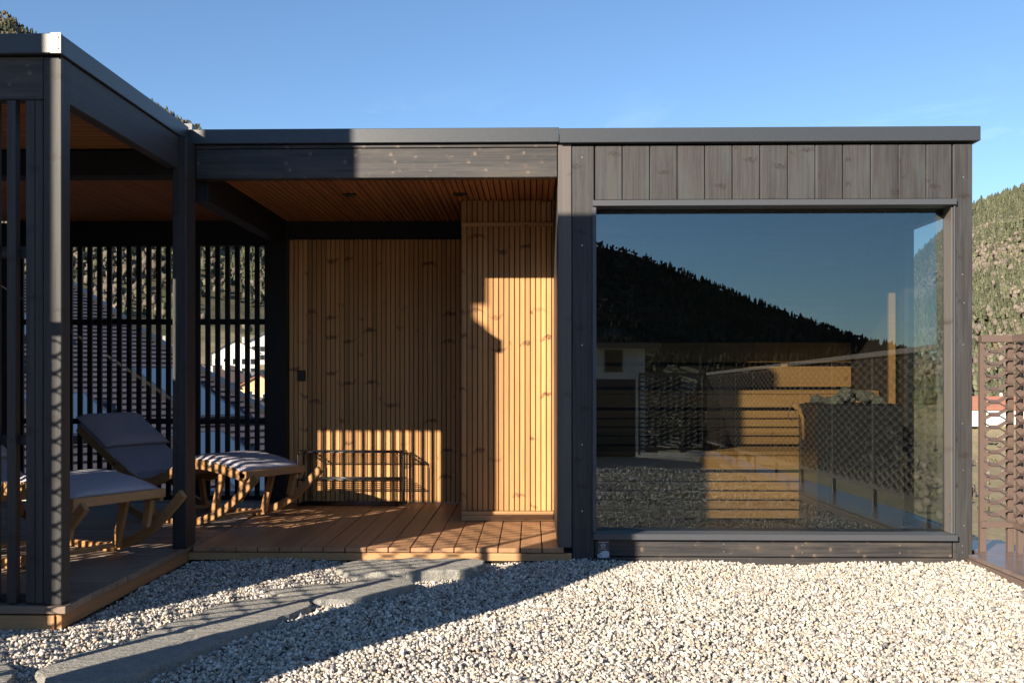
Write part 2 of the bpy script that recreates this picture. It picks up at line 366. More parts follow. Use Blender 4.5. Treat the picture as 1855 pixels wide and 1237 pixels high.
def forest(name, places, label=None, dim=1.):  # tree tones paled to stand for haze, dim paints in hillside shade
    Vs, Fs, Cs, o = [], [], [], 0
    for (x, y, h, kind) in places:
        z = terrain_h(x, y)-.5; a = rng.uniform(0, 6.28); c, s = math.cos(a), math.sin(a)
        if kind == 0:
            V = CV*np.array([h, h, h])*(1+rng.normal(0, .06, (len(CV), 1))); F = CF
            base = np.array([.078, .084, .050])*rng.uniform(.75, 1.4) if rng.random() < .6 else np.array([.10, .102, .062])*rng.uniform(.7, 1.3)
        else:
            parts = []; fl = []
            for q in range(3):
                V0 = IV*np.array([.2, .2, .26])*(1+rng.normal(0, .25, (12, 1)))+rng.normal(0, .11, (1, 3))*np.array([1, 1, .8])+np.array([0, 0, .55]); parts.append(V0); fl.append(IF+12*q)
            V = np.concatenate(parts)*h; F = np.concatenate(fl)
            base = np.array([.155, .132, .105])*rng.uniform(.8, 1.25) if rng.random() < .75 else np.array([.14, .135, .085])*rng.uniform(.7, 1.2)
        V = np.stack([V[:, 0]*c-V[:, 1]*s, V[:, 0]*s+V[:, 1]*c, V[:, 2]], 1)+np.array([x, y, z])
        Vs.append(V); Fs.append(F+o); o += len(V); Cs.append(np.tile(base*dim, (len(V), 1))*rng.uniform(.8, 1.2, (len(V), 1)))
    return tri_soup(name, np.concatenate(Vs), np.concatenate(Fs), np.concatenate(Cs), M['foliage'], kind='stuff', label=label, cat='forest')
def sample(n, a0, a1, r0, r1, sgn=1, pc=.55, h=(8, 14), rp=1.0):
    P = []
    for _ in range(n):
        az = rng.uniform(a0, a1); r = r0+(r1-r0)*rng.random()**rp
        yy = sgn*r/math.sqrt(1+az*az); x = az*r/math.sqrt(1+az*az)
        cl = mnoise.noise(Vector((x*.012, yy*.012, 1.7)))
        if cl+rng.uniform(-.35, .35) < -.22 and r < 600: continue
        kind = 0 if (mnoise.noise(Vector((x*.008, yy*.008, 7.)))*1.3+rng.uniform(-.4, .4)+(pc-.5)*2) > 0 else 1
        P.append((x, yy-5.7, rng.uniform(*h)*(1 if kind == 0 else .85), kind))
    return P
P = sample(17500, .34, .66, 330, 1120, pc=.55, rp=.75, h=(5, 9))+sample(420, .36, .66, 60, 330, pc=.35, h=(1.2, 3.2))
forest('forest', P, 'sunlit mixed winter forest on the mountainside right of the cabin')
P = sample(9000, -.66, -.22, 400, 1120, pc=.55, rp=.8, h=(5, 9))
forest('forest', P, 'mixed winter forest on the mountainside behind the left wing', .72)  # colours dimmed to stand for the shadow on this hillside
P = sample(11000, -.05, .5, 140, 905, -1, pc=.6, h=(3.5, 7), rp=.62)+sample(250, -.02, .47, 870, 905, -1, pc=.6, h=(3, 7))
forest('shade_dimmed_forest', P, 'conifer ridge dimmed in colour for its shade, mirrored in the big window', .45)  # tree colours dimmed to put the slope's shade into them

# ------------------------------------------------------------------ houses in the valley
def house(x, y, w, d, h, rz, wall, roof, label, group='houses in the valley', floors=2, z=None, rh=None, ws=1.):
    zb = terrain_h(x, y)-1 if z is None else z
    t = empty('house', (x, y, zb), rz, label=label, cat='house', group=group)
    rh = rh or w*.28
    m = MB(); m.add([(-w/2, -d/2, 0), (w/2, -d/2, 0), (w/2, d/2, 0), (-w/2, d/2, 0), (-w/2, -d/2, h), (w/2, -d/2, h), (w/2, d/2, h), (-w/2, d/2, h), (0, -d/2, h+rh), (0, d/2, h+rh)],
                    [(0, 1, 5, 8, 4), (2, 3, 7, 9, 6), (1, 2, 6, 5), (3, 0, 4, 7), (4, 8, 9, 7), (5, 6, 9, 8), (0, 3, 2, 1)])
    link('wall', m.mesh('wall'), M[wall], t)
    m = MB(); e = .7; k = rh/(w/2)
    for s in (-1, 1):
        m.add([(0, -d/2-e, h+rh+.25), (0, d/2+e, h+rh+.25), (s*(w/2+e), d/2+e, h-e*k+.25), (s*(w/2+e), -d/2-e, h-e*k+.25), (0, -d/2-e, h+rh), (0, d/2+e, h+rh), (s*(w/2+e), d/2+e, h-e*k), (s*(w/2+e), -d/2-e, h-e*k)],
              [(0, 1, 2, 3), (4, 5, 6, 7), (0, 3, 7, 4), (1, 2, 6, 5), (2, 3, 7, 6), (0, 1, 5, 4)])
    r = link('roof', m.mesh('roof'), M[roof], t)
    ch = MB().box(w*.12, w*.12+.7, -.35, .35, h+rh*.5, h+rh+1.1); link('chimney', ch.mesh('chimney'), M['concrete'], r)
    me_ = MB().box(-.55*ws, .55*ws, -.06, .06, -.7*ws, .7*ws).mesh('window', M['darkglass']); fr_ = MB().box(-.7*ws, .7*ws, -.04, .04, -.85*ws, .85*ws).mesh('window_frame', M['white' if wall != 'white' else 'greyroof'])
    for fl in range(floors):
        for i in range(max(2, int(w/2.6))):
            for sd in (-1, 1):
                wx = -w/2+w*(i+.5)/max(2, int(w/2.6)); o = link('window', me_, None, t, (wx, sd*(d/2+.02), 2.4+fl*2.8 if 2.4+fl*2.8 < h else h-.9)); link('frame', fr_, None, o, (0, -.01*sd, 0))
    return t
HS = [(-.475, 150, 9, 11, 6, .3, 'white', 'brownroof', 'white house with dark gable roof seen between the leftmost slats'),
      (-.437, 330, 11, 10, 6, -.2, 'cream', 'redroof', 'cream house with red roof high on the left slope'),
      (-.40, 300, 12, 9, 6, .5, 'white', 'greyroof', 'white house with grey roof under the wooded slope'),
      (-.352, 200, 12, 12, 7, .1, 'white', 'greyroof', 'white house with grey roof behind the slat screen, left of the dark corner panel'),
      (-.335, 250, 14, 10, 7, -.4, 'cream', 'brownroof', 'cream house with brown roof behind the right half of the slat screen'),
      (-.315, 300, 13, 10, 8, .2, 'white', 'brownroof', 'tall white house with brown roof behind the slats'),
      (-.300, 260, 12, 9, 6, .7, 'cream', 'greyroof', 'large white house with a grey roof seen near the right end of the slats'),
      (-.285, 240, 12, 10, 7, .0, 'ochre', 'redroof', 'ochre house with red roof near the right end of the slats'),
      (-.275, 330, 16, 11, 8, .3, 'white', 'greyroof', 'wide white house at the foot of the forest'),
      (-.36, 130, 16, 9, 4, .25, 'ochre', 'greyroof', 'low ochre shed with dark roof beyond the tiled roof'),
      (-.31, 150, 12, 7, 3.5, 1.2, 'white', 'greyroof', 'low white annex with grey roof beyond the tiled roof'),
      (-.28, 140, 6, 5, 4, .2, 'cream', 'brownroof', 'small white outbuilding at the lower right of the slat screen')]
for az, r, w, d, h, rz, wl, rf, lb in HS:
    x = az*r/math.hypot(1, az); y = r/math.hypot(1, az)-5.7; house(x, y, w, d, h, rz, wl, rf, lb)
house(.492*268, 262, 11, 18, 5, 1.35, 'white', 'redroof', 'long white farmhouse with red roof seen through the mesh fence', group='farm beyond the fence')
# house behind the photographer, mirrored in the window
house(-2.1, -44, 15, 9, 11.4, 0, 'white', 'greyroof', 'white house mirrored at the left edge of the big window', 'houses behind the terrace', 4, z=-8.2, rh=.1, ws=.62)

# neighbour's big tiled roof
A = Vector((-12.1, 18.3, 3.6)); B = Vector((-4.4, 11.3, .1))
dn = (B-A); Ls = dn.length; dn.normalize(); rd = Vector((-dn.y, dn.x, 0)).normalized(); rd = rd if rd.x < 0 else -rd
nn = dn.cross(rd); nn = (nn if nn.z > 0 else -nn).normalized()
t = empty('neighbour_house', A, label='neighbouring house with a dark tiled roof and blue roof windows behind the slat screen', cat='house')
Lr, Lt = 22., Ls+6
def rp(u, v, h): return rd*u+dn*v+nn*h
m = MB(); rows = int(Lt/.30)
for i in range(rows):
    v0, v1 = i*.30, i*.30+.36
    m.add([rp(0, v0, .0), rp(Lr, v0, .0), rp(Lr, v1, .055), rp(0, v1, .055), rp(0, v0, -.03), rp(Lr, v0, -.03), rp(Lr, v1, -.0), rp(0, v1, -.0)],
          [(0, 1, 2, 3), (3, 2, 6, 7), (0, 3, 7, 4), (4, 5, 6, 7), (1, 2, 6, 5)])
link('tiled_roof', m.mesh('tiled_roof'), M['tile'], t, kind='stuff')
m = MB(); m.add([rp(-.12, 0, .12), rp(.02, 0, .12), rp(.02, Lt, .12), rp(-.12, Lt, .12), rp(-.12, 0, -.3), rp(.02, 0, -.3), rp(.02, Lt, -.3), rp(-.12, Lt, -.3)], [(0, 1, 2, 3), (4, 5, 6, 7), (0, 3, 7, 4), (1, 2, 6, 5), (0, 1, 5, 4), (2, 3, 7, 6)])
link('verge_board', m.mesh('verge_board'), M['black'], t)
for (u, v, w, l) in [(.7, 7.8, .8, 2.6), (2.2, 4.2, 1.1, 1.5), (3.5, 6.0, 1.1, 1.6), (1.5, 11.2, .9, 2.4), (5.6, 5.2, 1.1, 1.5), (3.0, 9.2, 1.0, 1.8)]:
    fm = MB(); fm.add([rp(u-.08, v-.08, .18), rp(u+w+.08, v-.08, .18), rp(u+w+.08, v+l+.08, .18), rp(u-.08, v+l+.08, .18), rp(u-.08, v-.08, 0), rp(u+w+.08, v-.08, 0), rp(u+w+.08, v+l+.08, 0), rp(u-.08, v+l+.08, 0)], [(0, 1, 2, 3), (0, 3, 7, 4), (1, 2, 6, 5), (0, 1, 5, 4), (2, 3, 7, 6)])
    o = link('roof_window', fm.mesh('roof_window'), M['black'], t)
    gm = MB(); gm.add([rp(u, v, .186), rp(u+w, v, .186), rp(u+w, v+l, .186), rp(u, v+l, .186), rp(u, v, .182), rp(u+w, v, .182), rp(u+w, v+l, .182), rp(u, v+l, .182)], [(0, 1, 2, 3), (4, 5, 6, 7), (0, 3, 7, 4), (1, 2, 6, 5), (0, 1, 5, 4), (2, 3, 7, 6)])
    link('pane', gm.mesh('pane'), M['skyglass'], o)
m = MB(); q = [rp(.3, .2, -.3), rp(Lr-.3, .2, -.3), rp(Lr-.3, Lt-.8, -.3), rp(.3, Lt-.8, -.3)]
low = [Vector((p_.x, p_.y, -12-A.z)) for p_ in q]; m.add(q+low, [(0, 1, 2, 3), (0, 1, 5, 4), (1, 2, 6, 5), (2, 3, 7, 6), (3, 0, 4, 7)]); link('wall', m.mesh('wall'), M['cream'], t)

# ------------------------------------------------------------------ roof terrace: slab and gravel
m = MB().box(-7, 3.2, -11, 3.2, -.3, -.035); link('roof_terrace_slab', m.mesh('roof_terrace_slab'), M['gravelbase'], kind='structure')
m = MB().box(-6.8, 3.0, -10.8, 3.0, -13, -.302); link('host_building', m.mesh('host_building'), M['concrete'], label='pale rendered building under the roof terrace', cat='building')

PAL = np.array([[.72, .68, .61], [.58, .53, .46], [.47, .43, .38], [.37, .345, .32], [.27, .255, .245], [.76, .73, .68], [.56, .46, .35], [.17, .17, .175], [.44, .44, .44], [.50, .36, .26]])
PW = np.array([.18, .19, .15, .12, .09, .08, .09, .05, .03, .02])
STONES = {
 'A': ([(-1.80, -2.30), (-1.79, -2.163), (-1.667, -1.93), (-1.569, -1.60), (-1.439, -1.215), (-1.22, -1.089), (-1.10, -1.09), (-1.063, -1.15), (-1.063, -1.268), (-1.109, -1.556), (-1.264, -1.811), (-1.331, -2.081), (-1.45, -2.31), (-1.60, -2.44), (-1.72, -2.42)], 'large grey granite stepping slab in the foreground, longest of the four'),
 'B': ([(-1.33, -.965), (-1.20, -.87), (-1.043, -.80), (-.84, -.672), (-.66, -.72), (-.612, -.80), (-.64, -.93), (-.724, -1.031), (-.866, -1.14), (-1.047, -1.175), (-1.20, -1.10)], 'middle grey granite stepping slab between the large slab and the deck'),
 'C': ([(-1.107, -.42), (-1.064, -.262), (-.90, -.20), (-.725, -.165), (-.372, -.15), (-.273, -.25), (-.285, -.38), (-.42, -.47), (-.6, -.52), (-.8, -.56), (-1.0, -.60)], 'grey granite stepping slab right against the deck edge'),
 'D': ([(-2.12, -2.16), (-1.955, -2.22), (-1.889, -2.31), (-1.85, -2.42), (-1.90, -2.52), (-2.1, -2.5)], 'small stone slab cut off at the lower left corner')}
def in_poly(P, poly, grow=0.):
    c = np.mean(poly, 0); pl = c+(np.array(poly)-c)*(1+grow); ins = np.zeros(len(P), bool); j = len(pl)-1
    for i in range(len(pl)):
        xi, yi = pl[i]; xj, yj = pl[j]
        cond = ((yi > P[:, 1]) != (yj > P[:, 1])) & (P[:, 0] < (xj-xi)*(P[:, 1]-yi)/(yj-yi+1e-12)+xi); ins ^= cond; j = i
    return ins
def pebbles(n, x0, x1, y0, y1, smin, smax, name, label, zoff=0.):
    P = np.stack([rng.uniform(x0, x1, n), rng.uniform(y0, y1, n)], 1)
    keep = np.ones(n, bool)
    keep &= ~((P[:, 0] < -2.07) & (P[:, 1] > -1.50)) & ~((P[:, 1] > -.0))
    keep &= ~(P[:, 0] > 2.575)
    for k, (pl, _) in STONES.items(): keep &= ~in_poly(P, pl, -.10)
    if y1 > -1: keep &= (np.abs(P[:, 0]) < .62*(P[:, 1]+5.7)+.55)
    P = P[keep]; n = len(P)
    s = rng.uniform(smin, smax, n)*np.exp(rng.normal(0, .18, n))
    base = IV[None]*(1+rng.normal(0, .16, (n, 12, 1)))
    ax = np.stack([s*rng.uniform(.9, 1.5, n), s*rng.uniform(.65, 1., n), s*rng.uniform(.45, .8, n)], 1)
    V = base*ax[:, None, :]
    q = rng.normal(0, 1, (n, 4)); q[:, 1:3] *= .55; q /= np.linalg.norm(q, axis=1, keepdims=True)
    w_, x_, y_, z_ = q.T
    R = np.stack([1-2*(y_**2+z_**2), 2*(x_*y_-z_*w_), 2*(x_*z_+y_*w_), 2*(x_*y_+z_*w_), 1-2*(x_**2+z_**2), 2*(y_*z_-x_*w_), 2*(x_*z_-y_*w_), 2*(y_*z_+x_*w_), 1-2*(x_**2+y_**2)], 1).reshape(n, 3, 3)
    V = np.einsum('nij,nkj->nki', R, V)
    bumpz = .010*np.sin(P[:, 0]*3.1+P[:, 1]*1.3)+.008*np.sin(P[:, 0]*7.3-P[:, 1]*5.9)
    zz = zoff-.008+bumpz+rng.uniform(-.012, .007, n)
    V = V+np.stack([P[:, 0], P[:, 1], zz], 1)[:, None, :]
    F = IF[None]+(np.arange(n)*12)[:, None, None]
    c = PAL[rng.choice(len(PAL), n, p=PW)]*rng.uniform(.78, 1.1, (n, 1))*np.array([.95, .93, .90])
    C_ = np.repeat(c, 12, 0)
    return tri_soup(name, V.reshape(-1, 3), F.reshape(-1, 3), C_, M['pebble'], kind='stuff', label=label, cat='gravel')
pebbles(108000, -2.5, 2.6, -2.70, .02, .0060, .0100, 'gravel', 'bed of pale rounded gravel in front of the cabin')
pebbles(8500, .2, 2.6, -7.6, -2.70, .014, .02, 'gravel_behind', 'pale gravel continuing behind the photographer', -.005)
for k, (pl, lb) in STONES.items():
    c = Vector((sum(p_[0] for p_ in pl)/len(pl), sum(p_[1] for p_ in pl)/len(pl), 0))
    # densify outline with a rough edge
    o_ = []
    for i in range(len(pl)):
        a = Vector(pl[i]+(0,)); b = Vector(pl[(i+1) % len(pl)]+(0,)); nsg = max(2, int((b-a).length/.03))
        for j in range(nsg):
            p_ = a.lerp(b, j/nsg); p_ += Vector((mnoise.noise(p_*14), mnoise.noise(p_*14+Vector((5, 5, 5))), 0))*.018; p_ += Vector((mnoise.noise(p_*5), mnoise.noise(p_*5+Vector((9, 2, 5))), 0))*.035; o_.append(p_-c)
    m = MB(); n = len(o_); H = .034 if k != 'C' else .042
    rings = [(1.01, -.06), (1.015, H*.3), (1.012, H*.6), (1.0, H*.9), (.994, H), (.9, H+.002), (.6, H+.004), (.3, H+.002)]
    V = []
    for sc, z in rings:
        for p_ in o_:
            w = p_+c; dz = .006*mnoise.noise(Vector((w.x*6, w.y*6, 2)))+(.004*mnoise.noise(Vector((w.x*30, w.y*30, z*40))) if sc > .95 else 0)
            j = 1+(.022*mnoise.noise(Vector((w.x*19, w.y*19, z*70))) if sc > .97 else 0)
            V.append((p_.x*sc*j, p_.y*sc*j, z+(dz if z > 0 else 0)))
    V.append((0, 0, H+.003)); F = []
    for r_ in range(len(rings)-1):
        for i in range(n): a = r_*n+i; b = r_*n+(i+1) % n; F.append((a, b, b+n, a+n))
    for i in range(n): F.append(((len(rings)-1)*n+i, (len(rings)-1)*n+(i+1) % n, len(V)-1))
    m.add(V, F); link('stepping_stone', m.mesh('stepping_stone'), M['granite'], None, c, label=lb, cat='stepping stone', group='stone slabs in the gravel')

# ------------------------------------------------------------------ wooden decks
XW = -2.075; YW = -1.56
dk = empty('wooden_deck', (-1, 1, 0), label='reddish larch deck of the alcove, its boards running away from the camera', cat='deck', group='larch decks')
x = -2.05; i = 0
while x < .16:
    x1 = min(x+.126, .24 if x > .05 else 9)
    box('deck_board', x, x1, -.045, 2.0, .055, .083+random.uniform(-.001, .001), M['deck_y'], dk, .003); x += .132
box('trim', -2.081, .236, -.035, -.012, .004, .050, M['trim'], dk)
box('joist', -2.04, .15, -.008, 1.99, -.03, .05, M['soot'], dk)
dk = empty('wooden_deck', (-3.5, .2, 0), label='greyed larch deck of the left wing, its boards running left to right under the loungers', cat='deck', group='larch decks')
y = YW-.02; i = 0
while y < 1.98:
    box('deck_board', -5.2, (-2.062 if y < -.05 else -2.056)+random.uniform(-.004, .004), y, y+.126, .060, .093+random.uniform(-.001, .001), M['deck_x'], dk, .003); y += .132
box('trim', -2.11, -2.083, YW-.004, .05, -.01, .052, M['trim_y'], dk)
box('trim', -5.2, -2.112, YW-.015, YW+.01, -.03, .052, M['trim'], dk)
box('joist', -5.2, -2.13, YW+.02, 1.98, -.03, .055, M['soot'], dk)

# ------------------------------------------------------------------ covered terrace: roof, posts, beams, ceilings
ct = empty('pergola', (-2, 0, 0), label='dark timber pergola with flat metal edged roof over the deck left of the sauna', cat='pergola')
# metal fascias
box('fascia', -5.4, XW, YW-.03, YW-.008, 2.530, 2.618, M['metal'], ct, .003)
box('fascia', XW-.024, XW-.002, YW-.006, -.035, 2.530, 2.618, M['metal'], ct, .003)
box('fascia', XW-.02, .1615, -.032, -.01, 2.517, 2.604, M['metal'], ct, .003)
box('corner_cover', XW-.045, XW+.003, YW-.033, YW-.0305, 2.528, 2.620, M['metal'], ct, .0005, label='pale corner plate with two screws')
for z in (2.55, 2.60):
    m = MB().tube([(XW-.012, YW-.036, z), (XW-.012, YW-.033, z)], .005, 10); link('screw', m.mesh('screw', M['black']), None, ct, (-ct.location[0], 0, 0))
box('roof_upstand', -2.16, -2.075, .02, .1, 2.60, 2.655, M['metal'], ct)
box('roof_panel', -5.35, XW-.03, YW+.0, 2.1, 2.532, 2.596, M['soot'], ct)
box('roof_panel', XW-.028, .16, -.004, 2.1, 2.532, 2.592, M['soot'], ct)
# posts
box('post', -2.168, -2.086, YW, YW+.080, .095, 2.526, M['dark_post'], ct, .004)
box('post', -2.125, -2.043, -.17, -.088, .093, 2.526, M['dark_post'], ct, .004)
box('post', -2.121, -2.047, -.084, -.002, .093, 2.514, M['dark_post'], ct, .004)
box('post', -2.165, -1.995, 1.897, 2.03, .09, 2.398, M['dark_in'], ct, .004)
box('post', -4.44, -4.30, 1.94, 2.03, .09, 2.37, M['dark_post'], ct, .004)
box('post', -5.2, -5.1, YW, YW+.1, .095, 2.526, M['dark_post'], ct, .004)
# beams
box('beam', -5.1, -2.17, YW+.002, YW+.070, 2.336, 2.526, M['dark_x'], ct, .003)
box('beam', -2.152, -2.09, YW+.083, -.172, 2.336, 2.526, M['dark_y'], ct, .003)
box('beam', -2.045, .150, .0, .075, 2.312, 2.490, M['dark_x'], ct, .003)
box('cornice', -2.045, .150, -.007, .07, 2.493, 2.514, M['dark_x'], ct, .002)
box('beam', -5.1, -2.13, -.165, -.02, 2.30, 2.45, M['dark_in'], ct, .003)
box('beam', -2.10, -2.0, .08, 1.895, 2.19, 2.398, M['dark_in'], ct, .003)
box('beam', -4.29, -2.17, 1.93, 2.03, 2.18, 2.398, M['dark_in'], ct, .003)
box('beam', -1.99, -.51, 1.95, 2.03, 2.237, 2.398, M['soot'], ct, .003)
box('side_panel', .1535, .2365, .082, 2.1, -.03, 2.50, M['dark_y'], ct, 0)
# ceilings
x = -1.992
while x < .135: box('ceiling_slat', x, x+.0335, .078, 1.94, 2.374, 2.392, M['ceil_y'], ct, .002); x += .0405
x = -2.14
while x > -5.1: box('ceiling_slat', x-.0335, x, -.015, 1.92, 2.380, 2.398, M['ceil_y'], ct, .002); x -= .0405
y = YW+.09
while y < -.2: box('ceiling_slat', -5.1, -2.16, y, y+.0335, 2.452, 2.470, M['ceil_x'], ct, .002); y += .0405
box('ceiling_board', -5.1, .14, .079, 2.02, 2.400, 2.412, M['soot'], ct, 0)
box('ceiling_board', -5.1, -2.155, YW+.075, -.015, 2.474, 2.486, M['soot'], ct, 0)

box('wall', -5.20, -5.115, YW+.11, 2.0, .10, 2.37, M['dark_y'], ct, 0, label='boarded left side wall, unseen, added to block sun')  # out-of-view wall added to keep sun off the rear slats
# slat screens
sc = empty('slat_screen', (-3.2, 2.0, .09), label='rear screen of narrow black vertical slats with two rails, valley visible through it', cat='slat screen', group='black slat screens')
x = -2.683
while x > -4.3: x -= .0815
x += .0815
while x < -2.18:
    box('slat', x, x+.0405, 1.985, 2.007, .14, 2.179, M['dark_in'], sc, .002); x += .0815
for z0, z1 in ((.097, .137), (.723, .769), (1.541, 1.587)): box('rail', -4.29, -2.168, 2.009, 2.04, z0, z1, M['dark_in'], sc)
sc = empty('slat_screen', (-3.2, YW, .09), label='front screen of dark vertical slats at the near left corner post', cat='slat screen', group='black slat screens')
for x0, x1 in ((-2.2075, -2.172), (-2.249, -2.2095), (-2.335, -2.295), (-2.420, -2.380)): box('slat', x0, x1, YW+.004, YW+.046, .10, 2.334, M['dark_post'], sc, .003)
x = -2.50
while x > -4.22: box('slat', x, x+.038, YW+.004, YW+.019, .10, 2.334, M['dark_post'], sc, .002); x -= .0815
box('side_panel', -5.09, -4.24, YW+.004, YW+.03, .10, 2.334, M['dark_v'], sc, 0)  # unseen panel added to bound the sun stripes on the back wall
for z0, z1 in ((.80, .845), (1.64, 1.69), (.097, .13)): box('rail', -5.1, -2.21, YW+.048, YW+.075, z0, z1, M['dark_x'], sc)

# alcove walls
cw = empty('timber_wall', (-1.25, 2.02, .07), label='larch clad back wall of the alcove with vertical ribs', cat='wall', group='larch clad walls')
x = -1.992
while x < -.40:
    box('cladding_rib', x, x+.0325, 2.0, 2.022, .085, 2.235, M['clad'], cw, .003); x += .038
box('backing', -1.992, -.4, 2.024, 2.05, .07, 2.37, M['soot'], cw)
box('drip_edge', -1.99, -.51, 1.985, 1.999, .082, .088, M['screw'], cw, .001)
cw = empty('timber_wall', (-.165, 1.06, .07), label='larch clad projecting block of the alcove beside the sauna, partly in sun', cat='wall', group='larch clad walls')
x = -.504; i = 0
while x < .150:
    box('cladding_rib', x, x+.0325, 1.06, 1.082, .152, 2.186, M['clad'], cw, .003)
    box('cladding_rib', x, x+.0325, 1.064, 1.084, 2.216, 2.373, M['clad'], cw, .003); x += .038
box('ledge_strip', -.508, .152, 1.045, 1.084, 2.187, 2.214, M['trim'], cw)
box('baseboard', -.506, .152, 1.030, 1.08, .126, .150, M['trim'], cw)
box('baseboard', -.506, .152, 1.018, 1.08, .085, .124, M['trim'], cw)
box('backing', -.502, .152, 1.086, 2.0, .085, 2.37, M['soot'], cw)
box('left_cladding', -.512, -.504, 1.09, 1.99, .085, 2.36, M['clad'], cw)
box('wall_socket', -1.921, -1.856, 1.972, 1.998, 1.077, 1.164, M['black'], None, .006, label='small black square switch box on the ribbed back wall', cat='switch')
for xx, yy, lb in ((-1.27, .83, 'black recessed ceiling spotlight left of the two over the alcove deck'), (-.50, .83, 'black recessed ceiling spotlight above the left edge of the projecting block')):
    t = empty('ceiling_spotlight', (xx, yy, 2.373), label=lb, cat='spotlight', group='ceiling spotlights')
    m = MB().tube([(0, 0, .01), (0, 0, -.006)], .05, 20); link('housing', m.mesh('housing'), M['black'], t)
    m = MB().tube([(0, 0, -.004), (0, 0, -.009)], .028, 16); link('lens', m.mesh('lens'), M['darkglass'], t)

# ------------------------------------------------------------------ sauna cabin
sa = empty('sauna_cabin', (1.4, 1, 0), label='dark timber sauna cabin with one huge picture window and metal roof edge', cat='sauna cabin')
box('fascia', .163, 2.664, -.034, -.012, 2.511, 2.598, M['metal'], sa, .003)
box('fascia', 2.64, 2.664, -.010, 2.1, 2.511, 2.598, M['metal'], sa, .003)
box('roof_panel', .165, 2.638, -.008, 2.1, 2.508, 2.59, M['soot'], sa)
box('corner_post', .155, .237, -.002, .08, .078, 2.512, M['pale_post'], sa, .004)
box('cladding_board', .241, .372, .0, .022, .0, 2.500, M['dark_v'], sa, .004)
x = .3795
for i in range(13):
    x1 = x+.1618
    if i == 12: x1 = 2.508
    box('cladding_board', x, x1, .0, .022, 2.172, 2.500, M['dark_v'], sa, .005); x += .1650
box('cladding_board', 2.517, 2.630, -.001, .022, .004, 2.500, M['dark_v'], sa, .004)
box('base_board', .376, 2.512, .002, .024, .028, .131, M['dark_x'], sa, .004)
box('plinth', .376, 2.60, .008, .03, -.03, .022, M['dark_x'], sa, .002)
for (sx_, sz_) in [(.43, .10), (1.15, .105), (1.15, .06), (1.62, .10), (1.62, .055), (2.2, .10), (2.2, .055), (2.57, .1), (2.57, .06), (2.58, .22), (2.575, .55), (2.57, .83), (2.575, 1.3), (2.57, 1.72), (2.575, 2.3), (.30, 2.43), (.30, 1.9), (.30, 1.3), (.30, .7), (.30, .3), (2.49, .3), (2.58, 1.55)]:
    m = MB().tube([(0, .0, 0), (0, -.002, 0)], .0042, 8); link('screw', m.mesh('screw', M['screw']), None, sa, (sx_-sa.location[0], (-.0015 if sx_ > 2.5 or sx_ < .4 else .0005)-sa.location[1], sz_))
# outer shell walls and interior lining
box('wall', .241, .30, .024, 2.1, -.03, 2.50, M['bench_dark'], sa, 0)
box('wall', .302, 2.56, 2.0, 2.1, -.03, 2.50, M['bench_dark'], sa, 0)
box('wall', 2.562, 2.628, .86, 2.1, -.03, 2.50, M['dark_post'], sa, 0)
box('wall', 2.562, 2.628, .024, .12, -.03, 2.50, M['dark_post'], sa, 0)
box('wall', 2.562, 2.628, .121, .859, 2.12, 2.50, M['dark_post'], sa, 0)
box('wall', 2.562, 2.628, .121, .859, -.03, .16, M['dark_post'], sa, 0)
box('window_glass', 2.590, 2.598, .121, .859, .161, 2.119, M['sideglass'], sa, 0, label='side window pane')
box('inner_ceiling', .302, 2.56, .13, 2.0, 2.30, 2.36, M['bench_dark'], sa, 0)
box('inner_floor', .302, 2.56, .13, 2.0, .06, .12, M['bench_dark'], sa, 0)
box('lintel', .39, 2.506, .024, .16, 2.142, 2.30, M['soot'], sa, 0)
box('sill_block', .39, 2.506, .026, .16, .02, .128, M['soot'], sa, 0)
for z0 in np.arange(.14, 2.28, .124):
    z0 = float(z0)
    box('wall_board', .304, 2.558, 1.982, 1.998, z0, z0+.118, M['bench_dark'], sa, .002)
# picture window
wi = bpy.data.objects.new('picture_window', None); COL.objects.link(wi); wi.parent = sa; wi.location = (0, -1, 0)
def wbox(n, x0, x1, y0, y1, z0, z1, mt, bev=.002):
    o = link(n, boxmesh(x1-x0, y1-y0, z1-z0, mt, bev), None, wi); o.location = ((x0+x1)/2-1.4, (y0+y1)/2, (z0+z1)/2); return o
wbox('frame_top', .362, 2.528, -.026, .10, 2.133, 2.168, M['frame'])
wbox('frame_left', .362, .385, -.012, .10, .170, 2.131, M['frame'])
wbox('frame_right', 2.507, 2.5155, .0015, .12, .170, 2.131, M['pale_post'])
wbox('frame_right', 2.5165, 2.526, -.012, .03, .170, 2.131, M['frame'])
wbox('sill', .364, 2.530, -.036, .10, .133, .168, M['frame'])
gl = wbox('glass', .387, 2.505, .104, .112, .170, 2.131, M['glass'], 0); gl.rotation_euler = (-.0085, 0, 0)

# benches
for (nm, yf, yb, zt, lb) in (('upper', 1.30, 1.95, 1.01, 'upper sauna bench of pale slats along the back wall'), ('lower', .80, 1.36, .60, 'lower sauna bench of pale slats in front of the upper one')):
    b = empty('sauna_bench', (1.4, yf, .12), label=lb, cat='bench', group='sauna benches')
    y = yf
    while y < yb-.08: box('seat_slat', .31, 2.55, y, y+.085, zt-.028, zt, M['bench'], b, .004); y += .097
    box('front_board', .31, 2.55, yf-.012, yf+.015, zt-.125, zt-.030, M['bench'], b, .003)
    z = zt-.205; 
    for _ in range(4 if nm == 'upper' else 5): box('front_slat', .31, 2.55, yf+.03, yf+.05, z, z+.055, M['bench'], b, .003); z -= .0645
b = empty('backrest', (1.4, 1.9, 1.2), label='two wide pale backrest boards above the upper bench', cat='backrest')
box('backrest_board', .31, 2.55, 1.90, 1.925, 1.225, 1.385, M['bench'], b, .004)
